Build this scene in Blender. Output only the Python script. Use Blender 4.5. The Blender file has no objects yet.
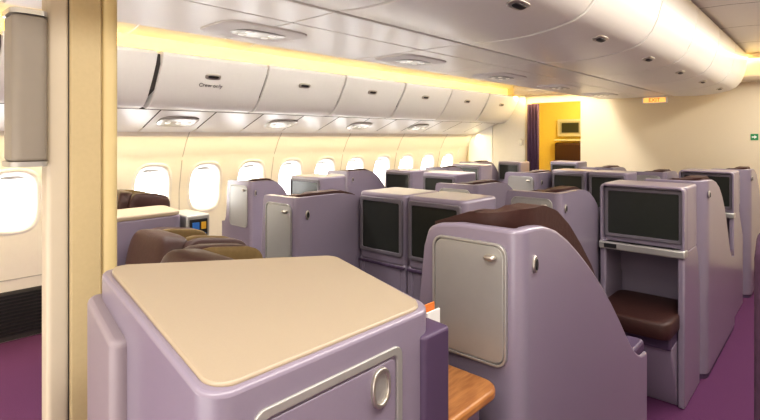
import bpy, bmesh, math, random
from mathutils import Matrix, Vector
random.seed(3)
SC = bpy.context.scene
COL = SC.collection
PI = math.pi
try:
    SC.view_settings.view_transform = 'Standard'
except Exception:
    pass
for lk in ('Medium High Contrast', 'Standard - Medium High Contrast'):
    try:
        SC.view_settings.look = lk
        break
    except Exception:
        pass

# ---------------------------------------------------------------- materials
def mat(name, col, rough=0.5, metal=0.0, var=0.06, scale=30.0, bump=0.0, emit=None, estr=0.0, coat=0.0):
    m = bpy.data.materials.new(name); m.use_nodes = True
    nt = m.node_tree; b = nt.nodes['Principled BSDF']
    tc = nt.nodes.new('ShaderNodeTexCoord')
    nz = nt.nodes.new('ShaderNodeTexNoise'); nz.inputs['Scale'].default_value = scale
    nz.inputs['Detail'].default_value = 3
    nt.links.new(tc.outputs['Object'], nz.inputs['Vector'])
    rp = nt.nodes.new('ShaderNodeValToRGB')
    rp.color_ramp.elements[0].color = tuple(c * (1 - var) for c in col) + (1,)
    rp.color_ramp.elements[1].color = tuple(min(1, c * (1 + var)) for c in col) + (1,)
    nt.links.new(nz.outputs['Fac'], rp.inputs['Fac'])
    nt.links.new(rp.outputs['Color'], b.inputs['Base Color'])
    b.inputs['Roughness'].default_value = rough
    b.inputs['Metallic'].default_value = metal
    if coat:
        b.inputs['Coat Weight'].default_value = coat
        b.inputs['Coat Roughness'].default_value = .2
    if bump:
        bp = nt.nodes.new('ShaderNodeBump'); bp.inputs['Strength'].default_value = bump
        bp.inputs['Distance'].default_value = 0.003
        nt.links.new(nz.outputs['Fac'], bp.inputs['Height'])
        nt.links.new(bp.outputs['Normal'], b.inputs['Normal'])
    if emit:
        b.inputs['Emission Color'].default_value = tuple(emit) + (1,)
        b.inputs['Emission Strength'].default_value = estr
    return m

def wood_mat():
    m = bpy.data.materials.new('honey_wood'); m.use_nodes = True
    nt = m.node_tree; b = nt.nodes['Principled BSDF']
    tc = nt.nodes.new('ShaderNodeTexCoord'); mp = nt.nodes.new('ShaderNodeMapping')
    mp.inputs['Scale'].default_value = (22, 3, 3)
    nz = nt.nodes.new('ShaderNodeTexNoise'); nz.inputs['Scale'].default_value = 4; nz.inputs['Detail'].default_value = 6
    rp = nt.nodes.new('ShaderNodeValToRGB')
    rp.color_ramp.elements[0].position = .3; rp.color_ramp.elements[1].position = .75
    rp.color_ramp.elements[0].color = (.30, .12, .04, 1); rp.color_ramp.elements[1].color = (.52, .25, .09, 1)
    nt.links.new(tc.outputs['Object'], mp.inputs['Vector']); nt.links.new(mp.outputs['Vector'], nz.inputs['Vector'])
    nt.links.new(nz.outputs['Fac'], rp.inputs['Fac']); nt.links.new(rp.outputs['Color'], b.inputs['Base Color'])
    b.inputs['Roughness'].default_value = .35
    return m

M = dict(
    shell=mat('mauve_shell', (.262, .226, .298), .28, var=.03, scale=200, coat=.4),
    shell_dark=mat('dark_mauve', (.085, .055, .11), .5),
    shell_pale=mat('lavender_tan', (.29, .245, .275), .4, var=.03),
    top=mat('tan_top', (.385, .315, .235), .34, var=.03, scale=250),
    silver=mat('silver_grey', (.47, .465, .45), .30, .5, var=.03),
    grey=mat('brushed_panel', (.46, .46, .45), .36, .45, var=.03),
    brown=mat('brown_leather', (.050, .018, .015), .52, var=.2, scale=60, bump=.25),
    olive=mat('olive_fabric', (.17, .112, .042), .7, var=.2, scale=80, bump=.2),
    screen=mat('dark_screen', (.034, .038, .034), .22, var=.05),
    bezel=mat('screen_bezel', (.16, .145, .175), .4),
    black=mat('black_plastic', (.02, .02, .022), .45),
    wood=wood_mat(),
    wall=mat('sidewall_white', (.86, .81, .71), .55, var=.02),
    joint=mat('panel_joint', (.50, .46, .40), .6),
    lining=mat('cabin_white', (.86, .85, .82), .5, var=.02),
    bin=mat('bin_white', (.85, .84, .815), .36, var=.015, coat=.15),
    greycream=mat('grey_cream', (.62, .58, .51), .5, var=.03),
    cream=mat('bulkhead_cream', (.78, .69, .53), .55, var=.03, scale=120),
    ivory=mat('ivory_trim', (.64, .52, .28), .45, var=.03),
    ivory_pale=mat('pale_ivory_trim', (.57, .50, .39), .45, var=.03),
    tan=mat('golden_panel', (.52, .42, .245), .5, var=.05, scale=90),
    post_grey=mat('grey_padding', (.255, .225, .19), .5, var=.04),
    gap=mat('dark_gap', (.07, .063, .058), .7),
    carpet=mat('plum_carpet', (.105, .026, .095), .95, var=.35, scale=160, bump=.5),
    plum=mat('plum_fabric', (.055, .022, .050), .8, var=.25, scale=90, bump=.3),
    cove=mat('cove_light', (.9, .7, .3), .5, emit=(1, .62, .12), estr=1.8),
    galley_lit=mat('galley_yellow_lit', (.80, .63, .19), .5, var=.06),  # galley wall colour with the yellow lamplight mixed in
    sky=mat('window_daylight', (.95, .97, 1), .4, emit=(.96, .98, 1), estr=9.0),
    reveal=mat('window_reveal', (.84, .81, .76), .5, var=.02),
    lens=mat('light_lens', (.85, .85, .82), .25, emit=(1, .95, .85), estr=.4),
    metal=mat('brushed_metal', (.55, .52, .47), .3, .8, var=.05),
    curtain=mat('plum_curtain', (.06, .025, .07), .85, var=.25, scale=60),
    sign=mat('sign_amber', (.9, .55, .2), .4, emit=(1, .5, .12), estr=.9),
    letter=mat('sign_letter_red', (.5, .06, .02), .4, emit=(.8, .08, .01), estr=.4),
    green=mat('exit_green', (.02, .28, .10), .4),
    white=mat('plain_white', (.85, .85, .83), .5),
    ink=mat('ink', (.03, .03, .035), .5),
    orange=mat('orange_paper', (.75, .22, .05), .5),
    blue=mat('blue_button', (.05, .2, .6), .4),
    amber=mat('amber_button', (.8, .45, .05), .4),
)

# ---------------------------------------------------------------- mesh helpers
def sgnpow(v, p): return math.copysign(abs(v) ** p, v)

class MB:
    def __init__(s): s.bm = bmesh.new()
    def box(s, x0, x1, y0, y1, z0, z1):
        v = [s.bm.verts.new(p) for p in ((x0,y0,z0),(x1,y0,z0),(x1,y1,z0),(x0,y1,z0),(x0,y0,z1),(x1,y0,z1),(x1,y1,z1),(x0,y1,z1))]
        for f in ((3,2,1,0),(4,5,6,7),(0,1,5,4),(1,2,6,5),(2,3,7,6),(3,0,4,7)):
            s.bm.faces.new([v[i] for i in f])
        return s
    def prism(s, pts, lo, hi, axis):
        def P(p, t):
            a, b = p
            return {'x': (t, a, b), 'y': (a, t, b), 'z': (a, b, t)}[axis]
        A = [s.bm.verts.new(P(p, lo)) for p in pts]; B = [s.bm.verts.new(P(p, hi)) for p in pts]
        n = len(pts)
        s.bm.faces.new(A); s.bm.faces.new(B[::-1])
        for i in range(n):
            s.bm.faces.new((A[i], A[(i+1) % n], B[(i+1) % n], B[i]))
        return s
    def ring(s, outer, inner, lo, hi, axis):
        def P(p, t):
            a, b = p
            return {'x': (t, a, b), 'y': (a, t, b), 'z': (a, b, t)}[axis]
        L = [[s.bm.verts.new(P(p, t)) for p in ps] for ps, t in ((outer, lo), (outer, hi), (inner, hi), (inner, lo))]
        n = len(outer)
        for k in range(4):
            a, b = L[k], L[(k+1) % 4]
            for i in range(n):
                s.bm.faces.new((a[i], a[(i+1) % n], b[(i+1) % n], b[i]))
        return s
    def sheet(s, prof, y0, y1, axis='y', ny=1):
        rows = []
        for j in range(ny + 1):
            y = y0 + (y1 - y0) * j / ny
            rows.append([s.bm.verts.new((p[0], y, p[1])) for p in prof])
        for j in range(ny):
            for i in range(len(prof) - 1):
                s.bm.faces.new((rows[j][i], rows[j][i+1], rows[j+1][i+1], rows[j+1][i]))
        return s
    def puff(s, c, r, e=.45, mtx=None, nu=28, nv=16):
        rows = []
        for j in range(nv + 1):
            ph = -PI/2 + PI * j / nv
            row = []
            for i in range(nu):
                th = 2 * PI * i / nu
                p = Vector((r[0] * sgnpow(math.cos(ph), e) * sgnpow(math.cos(th), e),
                            r[1] * sgnpow(math.cos(ph), e) * sgnpow(math.sin(th), e),
                            r[2] * sgnpow(math.sin(ph), e)))
                if mtx: p = mtx @ p
                row.append(p + Vector(c))
            rows.append(row)
        lo = s.bm.verts.new(sum(rows[0], Vector()) / nu); hi = s.bm.verts.new(sum(rows[-1], Vector()) / nu)
        V = [[s.bm.verts.new(p) for p in row] for row in rows[1:-1]]
        for i in range(nu):
            s.bm.faces.new((lo, V[0][(i+1) % nu], V[0][i])); s.bm.faces.new((hi, V[-1][i], V[-1][(i+1) % nu]))
        for j in range(len(V) - 1):
            for i in range(nu):
                s.bm.faces.new((V[j][i], V[j][(i+1) % nu], V[j+1][(i+1) % nu], V[j+1][i]))
        return s
    def wallpath(s, pts, zt, zb, th, off=0.0):
        n = len(pts); Q = []
        for i in range(n):
            a = Vector(pts[max(0, i-1)]); b = Vector(pts[min(n-1, i+1)])
            d = (b - a).normalized(); nr = Vector((d.y, -d.x))
            p = Vector(pts[i])
            Q.append((p + nr * off, p + nr * (off + th)))
        R = []
        for (o, q), t, b in zip(Q, zt, zb):
            R.append([s.bm.verts.new((o.x, o.y, b)), s.bm.verts.new((o.x, o.y, t)),
                      s.bm.verts.new((q.x, q.y, t)), s.bm.verts.new((q.x, q.y, b))])
        for i in range(n - 1):
            for k in range(4):
                s.bm.faces.new((R[i][k], R[i][(k+1) % 4], R[i+1][(k+1) % 4], R[i+1][k]))
        s.bm.faces.new(R[0]); s.bm.faces.new(R[-1][::-1])
        return s
    def slab(s, corners, z_lo, z_hi, rad=0.0, seg=6):
        """corners: plan points, z_lo / z_hi one value per corner; vertical edges rounded"""
        A = [s.bm.verts.new((c[0], c[1], z)) for c, z in zip(corners, z_lo)]
        B = [s.bm.verts.new((c[0], c[1], z)) for c, z in zip(corners, z_hi)]
        n = len(A)
        s.bm.faces.new(A[::-1]); s.bm.faces.new(B)
        for i in range(n): s.bm.faces.new((A[i], A[(i+1) % n], B[(i+1) % n], B[i]))
        if rad:
            s.bm.edges.ensure_lookup_table()
            ed = [s.bm.edges.get((A[i], B[i])) for i in range(n)]
            bmesh.ops.bevel(s.bm, geom=ed, offset=rad, segments=seg, profile=.5, affect='EDGES')
        return s
    def build(s, name, m, parent=None, bevel=0.0, seg=3, smooth=True, mtx=None, angle=35):
        if mtx: bmesh.ops.transform(s.bm, matrix=mtx, verts=s.bm.verts)
        bmesh.ops.recalc_face_normals(s.bm, faces=s.bm.faces)
        me = bpy.data.meshes.new(name); s.bm.to_mesh(me); s.bm.free()
        me.materials.append(m)
        o = bpy.data.objects.new(name, me); COL.objects.link(o)
        if parent: o.parent = parent
        if smooth:
            for p in me.polygons: p.use_smooth = True
            try: me.set_sharp_from_angle(angle=math.radians(angle))
            except Exception: pass
        if bevel:
            b = o.modifiers.new('Bevel', 'BEVEL'); b.width = bevel; b.segments = seg
            b.limit_method = 'ANGLE'; b.angle_limit = math.radians(35)
            b.harden_normals = False
        return o

def rrect(u0, u1, v0, v1, r, n=6):
    pts = []
    for cu, cv, a0 in ((u1-r, v1-r, 0), (u0+r, v1-r, PI/2), (u0+r, v0+r, PI), (u1-r, v0+r, 3*PI/2)):
        for i in range(n + 1):
            a = a0 + PI/2 * i / n
            pts.append((cu + r * math.cos(a), cv + r * math.sin(a)))
    return pts

def oval(cu, cv, a, b, p=2.0, n=32):
    out = []
    for i in range(n):
        t = 2 * PI * i / n
        r = (abs(math.cos(t) / a) ** p + abs(math.sin(t) / b) ** p) ** (-1 / p)
        out.append((cu + r * math.cos(t), cv + r * math.sin(t)))
    return out

def tag(o, label=None, cat=None, group=None, kind=None):
    if label: o['label'] = label
    if cat: o['category'] = cat
    if group: o['group'] = group
    if kind: o['kind'] = kind
    return o

def thing(name, label, cat, loc=(0,0,0), rz=0, group=None):
    o = bpy.data.objects.new(name, None); COL.objects.link(o)
    o.location = loc; o.rotation_euler = (0, 0, rz); o.empty_display_size = .1
    return tag(o, label, cat, group)

def copy_tree(o, parent=None):
    c = o.copy(); COL.objects.link(c)
    if parent: c.parent = parent
    for ch in list(o.children): copy_tree(ch, c)
    return c

def text_mesh(name, body, size, m, mtx, parent=None, ext=.0008, space=1.0):
    cu = bpy.data.curves.new(name + '_c', 'FONT'); cu.body = body; cu.size = size; cu.extrude = ext
    cu.align_x = 'CENTER'; cu.align_y = 'CENTER'; cu.space_character = space
    t = bpy.data.objects.new(name + '_t', cu); COL.objects.link(t)
    dg = bpy.context.evaluated_depsgraph_get(); dg.update()
    me = bpy.data.meshes.new_from_object(t.evaluated_get(dg))
    bpy.data.objects.remove(t); bpy.data.curves.remove(cu)
    me.transform(mtx); me.materials.clear(); me.materials.append(m)
    o = bpy.data.objects.new(name, me); COL.objects.link(o)
    if parent: o.parent = parent
    return o

# ---------------------------------------------------------------- setting
Y0, Y1 = -1.6, 7.0
WP = [(0, -2.94), (.3, -2.94), (.7, -2.94), (1.0, -2.94), (1.3, -2.88), (1.46, -2.80), (1.6, -2.70)]
def wallx(z):
    for (za, xa), (zb, xb) in zip(WP, WP[1:]):
        if z <= zb: return xa + (xb - xa) * (z - za) / (zb - za)
    return WP[-1][1]

tag(MB().box(-3.0, 3.0, Y0, 9.2, -.08, 0).build('floor', M['carpet'], smooth=False), kind='structure')

PITCH, WY0, WZ = .506, .906, 1.025
bm = MB(); ks = list(range(-1, 12))
ZL, ZH = .715, 1.335
def strip(y0, y1, zs):
    bm.sheet([(wallx(z), z) for z in zs], y0, y1)
strip(Y0, Y1, [0, .15, .3, .5, ZL]); strip(Y0, Y1, [ZH, 1.38, 1.46, 1.6])
ya, yb = WY0 + PITCH * (ks[0] - .5), WY0 + PITCH * (ks[-1] + .5)
strip(Y0, ya, [ZL, .85, 1.0, 1.15, ZH]); strip(yb, Y1, [ZL, .85, 1.0, 1.15, ZH])
HA, HB, PW, HH = .150, .215, 3.2, .31
ca = math.atan2(HH, PITCH / 2)
angs = sorted(set([round(2 * PI * i / 40, 6) for i in range(40)] + [round(a, 6) for a in (ca, PI - ca, PI + ca, 2 * PI - ca)]))
for k in ks:
    yc = WY0 + PITCH * k
    rows = []
    for f in (0, .3, .65, 1):
        row = []
        for a in angs:
            c, s_ = math.cos(a), math.sin(a)
            ro = min((PITCH / 2) / max(abs(c), 1e-6), HH / max(abs(s_), 1e-6))
            ri = (abs(c / HA) ** PW + abs(s_ / HB) ** PW) ** (-1 / PW)
            r = ro + (ri - ro) * f
            z = WZ + r * s_
            row.append(bm.bm.verts.new((wallx(z), yc + r * c, z)))
        rows.append(row)
    n = len(angs)
    for j in range(3):
        for i in range(n):
            bm.bm.faces.new((rows[j][i], rows[j][(i+1) % n], rows[j+1][(i+1) % n], rows[j+1][i]))
tag(bm.build('wall_left', M['wall'], angle=50), kind='structure')
# sidewall panel joints: one every second window, and one along the foot of the window panels
jb = MB()
for k in range(0, 12, 2):
    y = WY0 + PITCH * (k + .5)
    jb.prism([(wallx(z) + .002, z) for z in (.45, .7, 1.0, 1.3, 1.46, 1.58)] + [(wallx(z) - .01, z) for z in (1.58, 1.46, 1.3, 1.0, .7, .45)], y - .004, y + .004, 'y')
jb.prism([(-2.938, .444), (-2.938, .452), (-2.95, .452), (-2.95, .444)], Y0, Y1, 'y')
tag(jb.build('trim_11', M['joint'], smooth=False), kind='structure')

# windows
def window(idx, yc):
    w = bpy.data.objects.new('window_%d' % idx, None); COL.objects.link(w); w['kind'] = 'structure'
    w.location = (-2.94, yc, WZ)
    b = MB(); n = 40
    def loop(a, bb, dx):
        out = []
        for i in range(n):
            t = 2 * PI * i / n
            c, s_ = math.cos(t), math.sin(t)
            r = (abs(c / a) ** PW + abs(s_ / bb) ** PW) ** (-1 / PW)
            z = r * s_
            out.append(b.bm.verts.new((wallx(WZ + z) + 2.94 + dx, r * c, z)))
        return out
    L = [loop(.180, .248, .001), loop(.168, .235, .007), loop(.154, .220, .004), loop(.144, .208, -.012), loop(.134, .196, -.03), loop(.126, .186, -.055)]
    for A, B in zip(L, L[1:]):
        for i in range(n): b.bm.faces.new((A[i], A[(i+1) % n], B[(i+1) % n], B[i]))
    b.build('window_frame', M['reveal'], w, angle=75)
    MB().prism(oval(0, 0, .134, .194, PW, 40), -.064, -.056, 'x').build('pane', M['sky'], w, smooth=False)
    zc = .158
    top = [p for p in oval(0, 0, .130, .190, PW, 80) if p[1] > zc]
    top.sort(key=lambda p: -p[0])
    MB().prism([(top[0][0] + .002, zc)] + top + [(top[-1][0] - .002, zc)], -.055, -.049, 'x').build('shade', M['reveal'], w, smooth=False)
for i, k in enumerate(ks): window(i + 1, WY0 + PITCH * k)

# low air grilles in the side wall
for gi, gy in enumerate((.62, 1.62, 2.62, 3.62)):
    g = thing('air_grille', ['dark air return grille low on side wall beside aisle at far left',
        'dark low air grille below windows, second along the side wall', 'dark low air grille below windows, third along the side wall',
        'dark low air grille below windows, farthest along the side wall'][gi], 'vent', (wallx(.2) + .004, gy, .2), group='side wall air grilles')
    MB().prism(rrect(-.10, .52, -.195, .165, .015), -.003, .006, 'x').build('frame', M['gap'], g)
    s_ = MB()
    for q in range(12): s_.box(.004, .014, -.08, .50, -.160 + q * .026, -.144 + q * .026)
    s_.build('slats', M['black'], g, smooth=False)

# right wall (plain), aft wall
tag(MB().sheet([(-x, z) for z, x in WP] + [(2.25, 1.72), (1.95, 2.08), (2.05, 2.12)], Y0, Y1).build('wall_right', M['wall'], angle=60), kind='structure')
tag(MB().box(-3.0, 3.0, Y0 - .05, Y0, 0, 2.5).build('wall_aft', M['cream'], smooth=False), kind='structure')

# ceiling
prof = [(-2.16, 2.235), (-2.05, 2.25), (-1.85, 2.30), (-1.6, 2.36), (-1.3, 2.40), (-1.0, 2.42), (0, 2.43), (1.0, 2.42), (1.3, 2.40), (1.6, 2.36), (1.85, 2.30), (2.16, 2.235)]
cl = MB()
yy = [Y0, -.5, .5, 1.42, 2.35, 3.28, 4.2, 5.1, 6.0, 7.0]
for a, b in zip(yy, yy[1:]): cl.sheet(prof, a + .004, b - .004)
tag(cl.build('ceiling', M['lining'], angle=50), kind='structure')
tag(MB().box(-2.3, 2.3, Y0, Y1, 2.44, 2.48).build('trim_1', M['gap'], smooth=False), kind='structure')
# cove light troughs above the outboard bins
tag(MB().prism([(-2.20, 2.10), (-2.17, 2.10), (-2.17, 2.235), (-2.20, 2.235)], Y0, Y1, 'y').build('trim_2', M['cove'], smooth=False), kind='structure')
tag(MB().prism([(2.20, 2.10), (2.17, 2.10), (2.17, 2.235), (2.20, 2.235)], Y0, Y1, 'y').build('trim_9', M['cove'], smooth=False), kind='structure')
# service panel strip under left bins
pu = MB()
yy2 = [-.55, .35, 1.25, 1.72, 2.19, 2.66, 3.13, 3.6, 4.07, 4.54, 5.01, 5.48, 5.95, 6.5, 7.0]
for a, b in zip(yy2, yy2[1:]): pu.sheet([(-2.31, 1.708), (-2.40, 1.672), (-2.53, 1.620), (-2.66, 1.567), (-2.74, 1.543)], a + .006, b - .006)
tag(pu.build('trim_3', M['bin'], angle=60), kind='structure')
tag(MB().sheet([(-2.26, 1.735), (-2.32, 1.725), (-2.5, 1.65), (-2.78, 1.556)], Y0, Y1).build('trim_4', M['gap']), kind='structure')

# front bulkhead with doorway
fb = MB()
DX0, DX1, DZ = -1.78, -1.06, 2.0
fb.box(-3.0, DX0, Y1, Y1 + .05, 0, 2.45).box(DX1, 3.0, Y1, Y1 + .05, 0, 2.45).box(DX0, DX1, Y1, Y1 + .05, DZ, 2.45)
tag(fb.build('wall_front', M['cream'], smooth=False), kind='structure')
dr = bpy.data.objects.new('door_1', None); COL.objects.link(dr); dr['kind'] = 'structure'; dr.location = (-2.12, Y1 - .03, 0)
MB().box(-.28, .27, -.025, .028, .03, 2.12).build('door_panel', M['greycream'], dr, bevel=.015)
MB().box(-.72, -.29, -.018, .028, 0, 2.15).build('door_frame', M['lining'], dr, bevel=.006)
MB().puff((.20, -.032, 1.42), (.028, .012, .05), .6).build('door_handle', M['metal'], dr)
tag(MB().prism([(6.75, 2.42), (6.75, 2.16), (6.80, 2.12), (6.99, 2.12), (6.99, 2.42)], -1.95, 2.0, 'x').build('trim_6', M['cream'], bevel=.015), kind='structure')
# galley beyond the doorway
ga = MB(); ga.box(-2.6, -.4, 8.7, 8.75, 0, 2.3).box(-2.62, -2.58, 7.05, 8.7, 0, 2.3).box(-.42, -.38, 7.05, 8.7, 0, 2.3).box(-2.6, -.4, 7.05, 8.7, 2.25, 2.3)
tag(ga.build('wall_galley', M['galley_lit'], smooth=False), kind='structure')

# ---------------------------------------------------------------- overhead bins
BP = [(-2.34, 1.735), (-2.26, 1.710), (-2.19, 1.722), (-2.125, 1.775), (-2.07, 1.855), (-2.02, 1.935), (-1.975, 2.015), (-1.95, 2.082), (-1.965, 2.105), (-2.0, 2.115), (-2.30, 2.10), (-2.40, 1.83)]
def place_normal(loc, n, t):
    """matrix: X = normal n, Y = tangent along cabin"""
    n = Vector(n).normalized(); y = Vector((0, 1, 0)); z = n.cross(y).normalized()
    m = Matrix((n, y, z)).transposed().to_4x4(); m.translation = Vector(loc); return m
ord_ = ['first', 'second', 'third', 'fourth', 'fifth', 'sixth', 'seventh', 'eighth']
bins_y = [-.27, .65, 1.57, 2.47, 3.37, 4.28, 5.18, 6.09]
for i, y in enumerate(bins_y):
    w = .90
    lab = ('white closed overhead bin above windows partly hidden left of the partition post' if i == 0 else
           'white closed overhead bin just beside the partition post, above the nearest windows' if i == 1 else
           'white closed overhead bin marked Crew only above the windows' if i == 2 else
           'white closed window-side overhead bin, %s beyond the Crew only bin' % ord_[i - 3])
    t = thing('overhead_bin', lab, 'overhead bin', (0, y, 0), group='window side overhead bins')
    MB().prism(BP, .009, w - .009, 'y').build('door', M['bin'], t, bevel=.006, angle=40)
    m = place_normal((-2.004, w / 2 - .03, 1.965), (.86, 0, -.51), 0)
    la = MB().puff((0, 0, 0), (.010, .066, .024), .6).build('latch', M['metal'], t, mtx=m)
    MB().puff((0, 0, 0), (.008, .045, .012), .6).build('latch_handle', M['black'], la, mtx=place_normal((-1.999, w / 2 - .03, 1.963), (.86, 0, -.51), 0))
    if i == 2:
        up = Vector((.53, 0, .848)); n = Vector((.848, 0, -.53)); xd = Vector((0, 1, 0))
        mm = Matrix((xd, up, n)).transposed().to_4x4(); mm.translation = Vector((-2.042, w / 2 - .03, 1.900)) + n * .003
        text_mesh('lettering', 'Crew only', .044, M['ink'], mm, t, space=1.05)
tag(MB().prism([(-2.33, 1.75), (-2.10, 1.84), (-2.0, 2.02), (-2.0, 2.09), (-2.33, 2.09)], -.27, 6.97, 'y').build('trim_10', M['gap'], smooth=False), kind='structure')

# reading light panels under the left bins
for i, y in enumerate((1.95, 3.0, 4.1, 5.2)):
    t = thing('reading_light_panel', 'oval reading light panel under window-side bins, %s from the partition post' % ord_[i], 'light',
              (-2.50, y, 1.630), group='reading light panels under window bins')
    mm = Matrix.Rotation(math.radians(-22), 4, 'Y')
    MB().puff((0, 0, 0), (.10, .17, .016), .6).build('housing', M['silver'], t, mtx=mm)
    for dy in (-.09, 0, .09):
        MB().puff((.0, dy, -.012), (.026, .026, .012), .9, nu=16, nv=8).build('lens', M['lens'], t, mtx=mm)

# centre bins facing the right aisle: large, low, softly rounded doors
CPR = [(.118, 1.992), (.135, 1.984), (.24, 1.976), (.36, 1.973), (.48, 1.978), (.60, 1.994), (.69, 2.016), (.745, 2.046), (.785, 2.095), (.817, 2.165), (.838, 2.25), (.848, 2.33), (.848, 2.40), (.118, 2.40)]
CB0 = -.48
for i in range(8):
    y = CB0 + .9 * i
    lab = 'white centre overhead bin facing the right aisle, %s counting from the cream bulkhead' % ord_[7 - i]
    t = thing('centre_overhead_bin', lab, 'overhead bin', (0, y, 0), group='centre overhead bins')
    MB().prism(CPR, .010, .890, 'y').build('door', M['bin'], t, bevel=.004, angle=25)
    nn = (.26, 0, -.966)
    la = MB().puff((0, 0, 0), (.010, .065, .030), .6).build('latch', M['metal'], t, mtx=place_normal((.655, .45, 2.008), nn, 0))
    MB().puff((0, 0, 0), (.010, .046, .016), .6).build('latch_handle', M['black'], la, mtx=place_normal((.657, .45, 2.003), nn, 0))
tag(MB().prism([(-.70, 2.005), (.10, 2.005), (.13, 2.0), (.24, 1.990), (.36, 1.987), (.48, 1.992), (.59, 2.008), (.675, 2.030), (.73, 2.058), (.77, 2.104), (.80, 2.17), (.822, 2.255), (.833, 2.40), (-.70, 2.40)], CB0 + .02, 6.70, 'y').build('trim_8', M['gap'], smooth=False), kind='structure')
us = MB()
for j in range(8):
    a = CB0 + .9 * j
    us.prism([(-.735, 2.03), (-.725, 2.0), (-.69, 1.988), (-.16, 1.985), (-.16, 2.02), (-.71, 2.02)], a + .005, a + .895, 'y')
    us.prism([(-.152, 1.985), (.106, 1.985), (.106, 2.02), (-.152, 2.02)], a + .005, a + .895, 'y')
    us.prism([(-.76, 2.42), (-.735, 2.035), (-.70, 2.035), (-.70, 2.42)], a + .005, a + .895, 'y')
tag(us.build('trim_7', M['bin'], smooth=False, bevel=.003, seg=2), kind='structure')
for i, y in enumerate((1.32, 2.22 + .25, 3.6, 4.75, 5.9)):
    t = thing('centre_reading_light_panel', 'large rounded reading light panel under centre bins, %s from the camera' % ord_[i], 'light',
              (-.43, y, 1.985), group='reading light panels under centre bins')
    MB().puff((0, 0, 0), (.15, .22, .009), .35).build('housing', M['lining'], t)
    MB().puff((0, .02, -.006), (.075, .13, .009), .6).build('trim_ring', M['silver'], t)
    for dx, dy in ((-.03, -.05), (.03, -.05), (-.03, .07), (.03, .07)):
        MB().puff((dx, dy, -.013), (.019, .019, .006), .9, nu=16, nv=8).build('lens', M['lens'], t)

# exit sign
t = thing('exit_sign', 'small lit orange EXIT sign hanging at the front end of centre bins', 'sign', (-.03, 6.58, 1.936))
MB().box(-.135, .135, -.022, .022, -.036, .038).build('case', M['bin'], t, bevel=.008)
MB().box(-.118, .118, -.0245, -.02, -.028, .030).build('lit_panel', M['sign'], t, bevel=.001)
text_mesh('lettering', 'EXIT', .06, M['letter'], Matrix.Translation((0, -.0255, 0)) @ Matrix.Rotation(PI / 2, 4, 'X'), t)
MB().box(-.1, .1, -.015, .015, .036, .05).build('bracket', M['bin'], t)
t = thing('exit_placard', 'small green emergency exit placard on the cream bulkhead near right aisle', 'sign', (.88, Y1, 1.5))
MB().box(-.035, .035, -.008, -.001, -.035, .035).build('plate', M['green'], t, bevel=.002)
MB().prism([(-.024, -.007), (.0, -.007), (.0, -.021), (.025, 0), (.0, .021), (.0, .007), (-.024, .007)], -.010, -.008, 'y').build('arrow', M['white'], t, smooth=False)

# galley jump seat, screen, curtain
t = thing('crew_jump_seat', 'folded crew jump seat on the golden-lit galley wall seen through doorway', 'seat', (-1.84, 8.66, 0))
MB().box(-.25, .25, -.12, .0, .55, 1.40).build('backrest', M['brown'], t, bevel=.03)
MB().box(-.25, .25, -.22, -.12, .48, 1.10).build('folded_seat', M['curtain'], t, bevel=.03)
MB().box(-.25, .25, -.13, .0, 1.43, 1.46).build('header', M['greycream'], t, bevel=.006)
t = thing('galley_screen', 'small wall-mounted screen above the crew jump seat in the golden-lit galley', 'screen', (-1.84, 8.69, 1.66))
MB().box(-.23, .23, -.07, 0, -.15, .15).build('case', M['greycream'], t, bevel=.015)
MB().ring(rrect(-.18, .18, -.11, .11, .01), rrect(-.15, .15, -.085, .085, .006), -.08, -.066, 'y').build('bezel', M['silver'], t)
MB().box(-.155, .155, -.075, -.068, -.09, .09).build('display', M['screen'], t)
def curtain(name, lab, x0, x1, y, z0, z1, n, amp):
    b = MB(); rows = []
    for z in (z0, z1):
        rows.append([b.bm.verts.new((x0 + (x1 - x0) * i / 60, y + amp * math.sin(2 * PI * n * i / 60), z)) for i in range(61)])
    for i in range(60): b.bm.faces.new((rows[0][i], rows[0][i+1], rows[1][i+1], rows[1][i]))
    o = b.build(name, M['curtain'], angle=80)
    sm = o.modifiers.new('Solidify', 'SOLIDIFY'); sm.thickness = .006
    return tag(o, lab, 'curtain')
curtain('curtain', 'gathered dark plum curtain at the left edge of the galley doorway', -1.80, -1.62, 6.90, .03, 1.98, 4, .03)

# ---------------------------------------------------------------- partition post beside camera
PH = 1.982
t = thing('partition_post', 'tall ivory and golden partition post at far left, beside the near console', 'partition', (.105, .44, 0))
MB().prism(rrect(-.03, .025, -.085, -.037, .012), 0, PH, 'z').build('rear_edge', M['ivory_pale'], t, angle=60)
MB().box(-.03, .019, -.038, -.035, 0, PH).build('seam', M['gap'], t, smooth=False)
MB().prism(rrect(-.03, .024, -.036, .040, .008), 0, PH, 'z').build('panel', M['tan'], t)
MB().prism(rrect(-.03, .0235, .040, .082, .018), 0, PH, 'z').build('front_edge', M['ivory'], t, angle=60)
t = thing('grey_pad', 'rounded grey padded housing fixed to the left side of the partition post', 'padding', (.11, .315, 1.43))
MB().prism(rrect(-.055, .045, -.034, .0385, .02), 0.012, .358, 'z').build('cover', M['post_grey'], t, bevel=.008)
MB().prism(rrect(-.06, .05, -.038, .0385, .022), 0, .012, 'z').build('lower_rim', M['silver'], t)
MB().prism(rrect(-.06, .05, -.038, .0385, .022), .358, .37, 'z').build('upper_rim', M['silver'], t)

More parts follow.
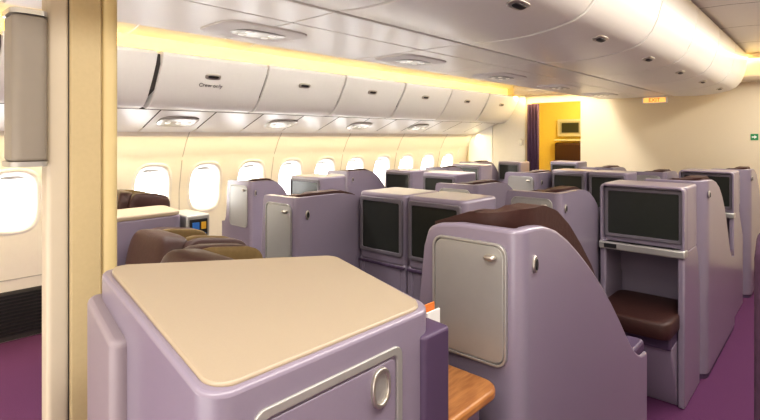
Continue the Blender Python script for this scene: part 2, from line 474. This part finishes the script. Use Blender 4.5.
# ---------------------------------------------------------------- seats
def interp(tab, v):
    for (a, fa), (b, fb) in zip(tab, tab[1:]):
        if v <= b: return fa + (fb - fa) * max(0, (v - a)) / (b - a)
    return tab[-1][1]
SWEPT = [(0, 1.255), (.06, 1.260), (.14, 1.252), (.22, 1.228), (.30, 1.190), (.40, 1.130), (.50, 1.062), (.60, .985), (.70, .90), (.80, .805), (.88, .725), (.95, .66), (1.02, .612), (1.08, .588), (1.16, .58)]
FLAT = [(0, 1.250), (.26, 1.250), (.36, 1.242), (.43, 1.220), (.50, 1.180), (.58, 1.11), (.66, 1.01), (.74, .89), (.82, .78), (.90, .69), (.98, .62), (1.05, .588), (1.16, .58)]
ROUND = [(0, 1.245), (.10, 1.250), (.22, 1.244), (.34, 1.222), (.46, 1.180), (.57, 1.115), (.66, 1.035), (.74, .945), (.81, .85), (.87, .755), (.93, .67), (1.0, .61), (1.07, .588), (1.16, .58)]
BACK = [(-.21, .90), (-.16, .905), (-.14, .93), (-.122, 1.05), (-.108, 1.18), (-.09, 1.232), (-.06, 1.246), (.02, 1.256), (.3, 1.26)]
BACKF = [(-.21, .90), (-.15, .905), (-.128, .95), (-.118, 1.10), (-.108, 1.22), (-.095, 1.247), (.3, 1.250)]
# wrap-round cushion: sits inside the back, shows above the falling rim along the seat side
CUSH = [(0, 1.285), (.10, 1.302), (.22, 1.300), (.32, 1.272), (.42, 1.215), (.52, 1.135), (.62, 1.045), (.70, .95)]
CUSHF = [(0, 1.250), (.15, 1.270), (.30, 1.268), (.42, 1.235), (.52, 1.168), (.62, 1.05), (.70, .93)]
W2 = .21
def seat_path(L, R, r, x0=None):
    pts = []
    N = 26
    for i in range(N): pts.append((W2, R + (r - R) * i / N))
    for i in range(7):
        a = PI / 2 * i / 6
        pts.append((W2 - r + r * math.cos(a), r - r * math.sin(a)))
    if x0 is not None:
        for i in range(1, 21): pts.append((W2 - r + (x0 - W2 + r) * i / 20, 0))
        return pts
    for i in range(1, 41): pts.append((W2 - r + (-2 * W2 + 2 * r) * i / 40, 0))
    for i in range(1, 7):
        a = PI / 2 * i / 6
        pts.append((-W2 + r - r * math.sin(a), r - r * math.cos(a)))
    for i in range(1, 12): pts.append((-W2, r + (L - r) * i / 11))
    return pts
def make_seat(style):
    side = (SWEPT, FLAT, ROUND)[style]
    back, cush = (BACK, CUSH) if style == 0 else (BACKF, CUSHF)
    rc = (.045, .035, .09)[style]
    t = thing('business_seat', '', 'seat')
    P = seat_path(.62, 1.16, rc)
    MB().wallpath(P, [min(interp(side, y), interp(back, x)) for x, y in P], [.03] * len(P), .040).build('shell', M['shell'], t, bevel=.012, seg=3, angle=50)
    MB().wallpath(P, [.10] * len(P), [0] * len(P), .035, .006).build('kick_plate', M['shell_dark'], t, angle=50)
    xr = .12 if style == 2 else .160
    d = MB().prism(rrect(-.062, xr, .895, 1.208, .03), -.009, .002, 'y').build('back_panel', M['grey'], t, bevel=.003)
    MB().ring(rrect(-.070, xr + .008, .887, 1.216, .034), rrect(-.063, xr + .001, .894, 1.209, .028), -.011, .0, 'y').build('panel_frame', M['silver'], d, bevel=.0015)
    MB().puff((xr - .035, -.018, 1.178), (.018, .012, .009), .8, nu=14, nv=8).build('panel_catch', M['metal'], d)
    h = MB().prism(oval(.066, 1.160, .012, .024), W2 - .002, W2 + .007, 'x').build('coat_hook', M['metal'], t, bevel=.003)
    MB().prism(oval(.066, 1.160, .006, .015), W2 + .005, W2 + .010, 'x').build('hook_recess', M['black'], h)
    Q = seat_path(.30, .70, .16, x0=-.10)
    tp = 1.298 if style == 0 else 1.262
    MB().wallpath(Q, [min(interp(cush, y), tp - max(0, .06 - x) * .35) for x, y in Q], [.62] * len(Q), .080, .044).build('back_cushion', M['brown'], t, bevel=.036, seg=5, angle=60)
    mm = Matrix.Rotation(math.radians(-10), 3, 'X')
    zo = 0 if style == 0 else -.03
    MB().puff((-.03, .24, .80), (.12, .07, .34), .5, mm).build('backrest', M['brown'], t)
    MB().puff((-.03, .265, 1.08 + zo), (.115, .055, .13), .5, mm).build('headrest', M['brown'], t)
    MB().puff((-.03, .26, 1.06 + zo), (.016, .058, .13), .6, mm).build('headrest_insert', M['olive'], t)
    MB().puff((0, .48, .47), (.15, .30, .085), .4).build('seat_cushion', M['brown'], t)
    MB().box(-.15, .15, .12, .74, .06, .40).build('seat_base', M['shell_dark'], t, bevel=.01)
    MB().prism(rrect(W2 - .09, W2 - .006, .72, 1.15, .03), .585, .635, 'z').build('armrest', M['shell_dark'], t, bevel=.012)
    return t
G = 'mauve shell seats with brown cushions'
SEATS = [
    (.745, 1.20, 1.0, 1.0, 1.0, 0, 'large nearest mauve seat shell with grey back panel beside the wooden table'),
    (-.535, 1.50, .86, 1.0, .965, 1, 'mauve seat shell with grey back panel left of the two middle screens'),
    (.265, 2.60, 1.0, 1.0, .96, 1, 'seat shell with grey back panel just beyond nearest large seat shell'),
    (-.34, 2.75, 1.0, 1.0, .955, 1, 'seat shell in centre block just beyond the two middle screens'),
    (.735, 3.60, 1.12, 1.0, .985, 2, 'broad mauve seat shell beside right aisle behind the large right-hand screen'),
    (-.55, 4.10, 1.0, 1.0, .95, 1, 'centre block seat shell beside left aisle in fourth row from camera'),
    (.24, 4.95, 1.0, 1.0, .95, 1, 'right inner seat shell of the centre block nearest the cream bulkhead'),
    (-.32, 5.30, 1.0, 1.0, .95, 1, 'left inner seat shell of the centre block nearest the cream bulkhead'),
    (-1.79, 2.05, 1.0, .58, .94, 1, 'nearest window-side seat shell with grey panel, beside left aisle'),
    (-2.19, 3.42, 1.0, .85, .93, 1, 'window-hugging seat with brown cushions, next beyond the nearest window-side shell panel'),
    (-1.79, 4.55, 1.0, .62, .93, 1, 'window-side seat shell along left aisle in fourth row'),
    (-2.19, 5.85, 1.0, .85, .93, 1, 'window-side seat farthest forward beside the white front panel'),
    (.765, 5.72, 1.0, 1.0, .96, 2, 'rounded mauve seat shell farthest along right aisle, against the cream bulkhead'),
]
protos = {}
for i, (x, y, sx, sy, sz, fl, lab) in enumerate(SEATS):
    if fl in protos: o = copy_tree(protos[fl])
    else: o = protos[fl] = make_seat(fl)
    o.location = (x, y, 0); o.scale = (sx, sy, sz); o['label'] = lab; o['group'] = G

# rear-row seats: low shell, big brown cushions
def make_rear_seat():
    t = thing('cushioned_seat', '', 'seat')
    P = [(p[0] * 1.15, p[1]) for p in seat_path(.55, .72, .06)]
    MB().wallpath(P, [.98 - .25 * max(0, y - .2) for x, y in P], [.03] * len(P), .04).build('shell', M['shell'], t, bevel=.012, angle=50)
    mm = Matrix.Rotation(math.radians(-9), 3, 'X')
    b = MB().puff((0, .145, .86), (.180, .065, .300), .36, mm).build('backrest', M['brown'], t)
    MB().puff((-.02, .210, .965), (.05, .035, .17), .4, mm).build('backrest_insert', M['olive'], b)
    for s in (-1, 1):
        w_ = MB().puff((s * .172, .30, .90), (.046, .15, .235), .42, mm).build('wing_cushion', M['brown'], t)
        MB().puff((s * .110, .30, .915), (.020, .135, .222), .42, mm).build('wing_insert', M['olive'], w_)
    MB().puff((0, .46, .47), (.16, .25, .085), .4).build('seat_cushion', M['brown'], t)
    MB().box(-.16, .16, .12, .68, .06, .40).build('seat_base', M['shell_dark'], t, bevel=.01)
    return t
rp = make_rear_seat()
for i, (x, y, s, z, lab) in enumerate((
    (.13, .56, 1.10, .99, 'low-shelled seat with big brown cushions directly behind the beige-topped near console'),
    (-.44, .70, 1.0, .97, 'low-shelled seat with brown and olive cushions beside the left end console'),
    (-2.23, 1.20, 1.0, .97, 'brown cushioned window seat just right of the partition post'))):
    o = rp if i == 0 else copy_tree(rp)
    o.location = (x, y, 0); o.scale = (s, s, z); o['label'] = lab; o['group'] = 'low-shelled brown cushioned seats'

# dark fabric seat side across the right aisle
o = MB().prism([(1.16, 0), (1.75, 0), (1.75, .85), (1.66, 1.08), (1.50, 1.24), (1.34, 1.31), (1.22, 1.32), (1.165, 1.28)], 1.436, 1.50, 'x').build('seat_side', M['plum'], bevel=.02, seg=4)
tag(o, 'dark plum seat side at the extreme right edge, across the right aisle', 'seat')

# ---------------------------------------------------------------- screen consoles
GC = 'screen consoles with footwells'
def console(x, y, w, lab, h=1.21, d=.56, solid=True):
    t = thing('screen_console', lab, 'console', (x, y, 0), group=GC)
    a = w / 2
    hy = min(.30, d - .02)
    MB().prism(rrect(-a, a, .0, hy, .03), .85, h, 'z').build('housing', M['shell'], t, bevel=.014)
    hd = 0 if solid else .045
    if not solid:
        MB().ring(rrect(-a, a, .85, h, .03), rrect(-a + .014, a - .014, .872, h - .014, .02), -hd, .012, 'y').build('hood', M['shell'], t, bevel=.005)
    for s in (-1, 1):
        MB().prism([(-hd, .0), (d, .0), (d, .62), (min(.32, d), .80), (hy - .02, .86), (-hd, .86)], s * a - (.035 if s > 0 else 0), s * a + (.035 if s < 0 else 0), 'x').build('side_panel', M['shell'], t, bevel=.010)
    MB().box(-a + .03, a - .03, d - .10, d, .02, .66).build('inner_wall', M['shell'], t, bevel=.008)
    MB().box(-a + .03, a - .03, hy - .06, d - .04, .64, .86).build('sloped_back', M['shell'], t)
    if solid: MB().box(-a + .02, a - .02, .30, d, .66, .69).build('table_top', M['wood'], t, bevel=.008)
    z0, z1 = .918, h - .045
    bz = MB().ring(rrect(-a + .016, a - .016, z0 - .02, z1 + .022, .016), rrect(-a + .036, a - .036, z0, z1, .008), -.012, .004, 'y').build('bezel', M['bezel'], t, bevel=.004)
    MB().box(-a + .030, a - .030, -.005, .003, z0 - .006, z1 + .006).build('screen', M['screen'], bz, smooth=False)
    if solid:
        MB().box(-a + .034, a - .034, .004, .03, .02, .855).build('front_panel', M['shell'], t, bevel=.006)
        MB().box(-a + .004, a - .004, -.008, .02, .838, .850).build('ledge', M['shell_dark'], t, bevel=.003)
    else:
        lg = MB().box(-a - .004, a + .004, -.06, .02, .828, .872).build('ledge', M['silver'], t, bevel=.008)
        MB().box(-a + .03, -a + .10, -.063, -.059, .838, .862).build('placard', M['black'], lg, smooth=False)
        f = d - .12
        MB().puff((0, (f - .28) / 2, .475), (a - .024, (f + .28) / 2, .05), .22).build('ottoman', M['brown'], t)
        MB().box(-a + .037, a - .037, -.20, f, .36, .43).build('ottoman_tray', M['shell_dark'], t, bevel=.01)
        MB().prism([(-.02, 0), (f, 0), (f, .37), (-.16, .37), (-.16, .32)], -.02, a - .036, 'x').build('ottoman_base', M['shell'], t, bevel=.008)
    return t
CONS = [
    (-.188, 1.92, .325, 'console with dark screen, left of the two middle screens in front of nearest pair', .56),
    (.150, 1.92, .335, 'console with dark screen, right of the two middle screens beside the grey door panel', .56),
    (.715, 3.20, .45, 'large right-hand console with dark screen above brown footrest beside right aisle', .37),
    (-.81, 3.30, .34, 'small console with dark screen beside left aisle, beyond the two middle screens', .56),
    (-.160, 4.30, .31, 'far middle console with dark screen, left of the distant centre pair', .56),
    (.160, 4.30, .31, 'far middle console with dark screen, right of the distant centre pair', .56),
    (.735, 5.05, .40, 'far right console with dark screen beside right aisle near cream bulkhead', .50),
    (-.81, 5.80, .34, 'far console with dark screen beside left aisle near galley doorway', .56),
    (-1.84, 2.76, .42, 'window-side console with dark screen just beyond the nearest window-side shell', .56),
    (-1.77, 3.92, .36, 'window-side console with dark screen on left aisle in third row', .56),
    (-1.84, 5.30, .42, 'window-side console with dark screen on left aisle in fourth row', .50),
    (-1.77, 6.28, .34, 'window-side console with dark screen farthest forward on left aisle', .56),
]
for i, (cx, cy, cw, clab, cd) in enumerate(CONS): console(cx, cy, cw, clab, h=(1.22 if i == 2 else 1.21 if cx > -1.5 else 1.16), d=cd, solid=i not in (2, 6))

# ---------------------------------------------------------------- near console
t = thing('near_console', 'large foreground console with beige top and latched mauve door', 'console', (.68, .6, 0))
off = Matrix.Translation((-.68, -.6, 0))
XA = .935
C4 = [(XA, .335), (XA, .84), (.455, 1.01), (.398, .378)]
TZ = [1.155, 1.155, 1.155, 1.230]
ins = [(XA - .012, .349), (XA - .012, .826), (.466, .993), (.413, .394)]
MB().slab(C4, [0] * 4, [z - .007 for z in TZ], .045, 8).build('body', M['shell'], t, bevel=.007, seg=3, mtx=off, angle=50)
MB().slab(ins, [z - .03 for z in TZ], TZ, .04, 8).build('top', M['top'], t, bevel=.004, seg=2, mtx=off, angle=50)
# curved corner panel on the rear face beside the post
MB().slab([(.410, .352), (.60, .335), (.60, .385), (.410, .40)], [0] * 4, [1.175, 1.13, 1.13, 1.175], .022, 6).build('corner_panel', M['shell_pale'], t, bevel=.010, mtx=off, angle=60)
xf = XA
d = MB().prism(rrect(.425, .715, .62, 1.085, .012), xf - .004, xf + .003, 'x').build('door', M['shell'], t, bevel=.002, mtx=off)
MB().ring(rrect(.405, .735, .60, 1.105, .02), rrect(.420, .720, .615, 1.090, .013), xf - .004, xf + .005, 'x').build('door_frame', M['silver'], d, bevel=.002, mtx=off)
la = MB().ring(oval(.672, 1.045, .024, .036, 2.4), oval(.672, 1.045, .017, .028, 2.4), xf, xf + .010, 'x').build('latch', M['metal'], d, bevel=.002, mtx=off)
MB().prism(oval(.672, 1.045, .018, .029, 2.4), xf, xf + .005, 'x').build('latch_pull', M['silver'], la, mtx=off)
MB().slab([(XA + .012, .795), (XA + .012, .885), (.80, .905), (.80, .795)], [.45] * 4, [1.10] * 4, .012).build('pocket', M['shell_dark'], t, bevel=.006, mtx=off)
MB().slab([(.90, .86), (.90, 1.10), (.50, 1.13), (.50, .99)], [0] * 4, [.845] * 4, .03).build('side_table', M['shell'], t, bevel=.006, mtx=off)
MB().slab([(.925, .885), (.925, 1.15), (.50, 1.16), (.50, 1.00)], [.845] * 4, [.872] * 4, .05).build('table_top', M['wood'], t, bevel=.008, mtx=off)
o = MB().box(.872, .876, .888, .925, .90, 1.125).build('magazine', M['orange'], smooth=False)
tag(o, 'thin orange printed card sticking up beside the near console pocket', 'magazine')
o['group'] = 'cards in console pocket'
o = MB().box(.880, .884, .888, .935, .90, 1.11).build('magazine', M['white'], smooth=False)
tag(o, 'thin white printed card standing beside the orange card at console pocket', 'magazine')
o['group'] = 'cards in console pocket'

t = thing('end_console', 'smaller console with light top beyond the nearest brown seat pair', 'console', (-.88, .9, 0))
off = Matrix.Translation((.88, -.9, 0))
K = [(-.75, .72), (-.75, 1.13), (-1.02, 1.16), (-1.02, .70)]
MB().slab(K, [0] * 4, [1.13] * 4, .04).build('body', M['shell'], t, bevel=.006, mtx=off)
MB().slab(K, [1.13] * 4, [1.15] * 4, .05).build('top', M['top'], t, bevel=.006, mtx=off)
cp = MB().box(-.98, -.75, 1.15, 1.27, 0, 1.12).build('control_unit', M['silver'], t, bevel=.008, mtx=off)
MB().box(-.752, -.744, 1.165, 1.255, .98, 1.10).build('control_panel', M['black'], cp, bevel=.002, mtx=off)
MB().box(-.745, -.740, 1.175, 1.21, 1.05, 1.085).build('button', M['blue'], cp, smooth=False, mtx=off)
MB().box(-.745, -.740, 1.22, 1.245, 1.05, 1.085).build('button', M['amber'], cp, smooth=False, mtx=off)
MB().box(-.745, -.740, 1.175, 1.245, 1.0, 1.03).build('button', M['blue'], cp, smooth=False, mtx=off)

# ---------------------------------------------------------------- lights
def area(name, loc, rot, sx, sy, e, col):
    l = bpy.data.lights.new(name, 'AREA'); l.shape = 'RECTANGLE'; l.size = sx; l.size_y = sy; l.energy = e; l.color = col
    o = bpy.data.objects.new(name, l); COL.objects.link(o); o.location = loc; o.rotation_euler = rot; return o
area('left_aisle_wash', (-.90, 3.4, 2.30), (0, math.radians(-35), 0), .12, 6.6, 82, (1, .96, .88))
area('right_aisle_wash', (1.45, 2.9, 2.34), (0, math.radians(4), 0), .25, 7.5, 96, (1, .95, .87))
area('aft_ceiling_fill', (.6, -1.05, 2.38), (0, 0, 0), 2.6, .8, 30, (1, .94, .85))  # unseen lamp added as general fill at the aft end
area('aft_fill', (.8, -1.5, 1.0), (math.radians(118), 0, 0), 3.4, 1.6, 46, (1, .98, .96))  # unseen fill added to lift aft-facing faces and bin undersides
area('sidewall_wash', (-2.66, 3.0, 1.535), (0, math.radians(-12), 0), .05, 8.0, 40, (1, .81, .42))
def pt(name, loc, e, col, r=.08):
    l = bpy.data.lights.new(name, 'POINT'); l.energy = e; l.color = col; l.shadow_soft_size = r
    o = bpy.data.objects.new(name, l); COL.objects.link(o); o.location = loc; return o
pt('galley_lamp', (-1.2, 7.7, 2.15), 46, (1, .88, .46))
area('front_cove', (.3, 6.735, 2.36), (math.radians(-20), 0, 0), 3.0, .05, 14, (1, .7, .25))
area('doorway_glow', (-1.6, 6.85, 2.10), (0, 0, 0), 1.4, .1, 11, (1, .74, .30))

w = bpy.data.worlds.new('World'); SC.world = w; w.use_nodes = True
w.node_tree.nodes['Background'].inputs[0].default_value = (.9, .95, 1, 1)
w.node_tree.nodes['Background'].inputs[1].default_value = .8

# ---------------------------------------------------------------- camera
cam = bpy.data.cameras.new('Camera'); co = bpy.data.objects.new('Camera', cam); COL.objects.link(co)
cam.sensor_fit = 'HORIZONTAL'; cam.sensor_width = 36; cam.lens = 500 / 760 * 36
cam.shift_y = (137 - 210) / 760
cam.clip_start = .02
co.location = (1.55, 0, 1.5); co.rotation_euler = (PI / 2, 0, math.radians(42.3))
SC.camera = co
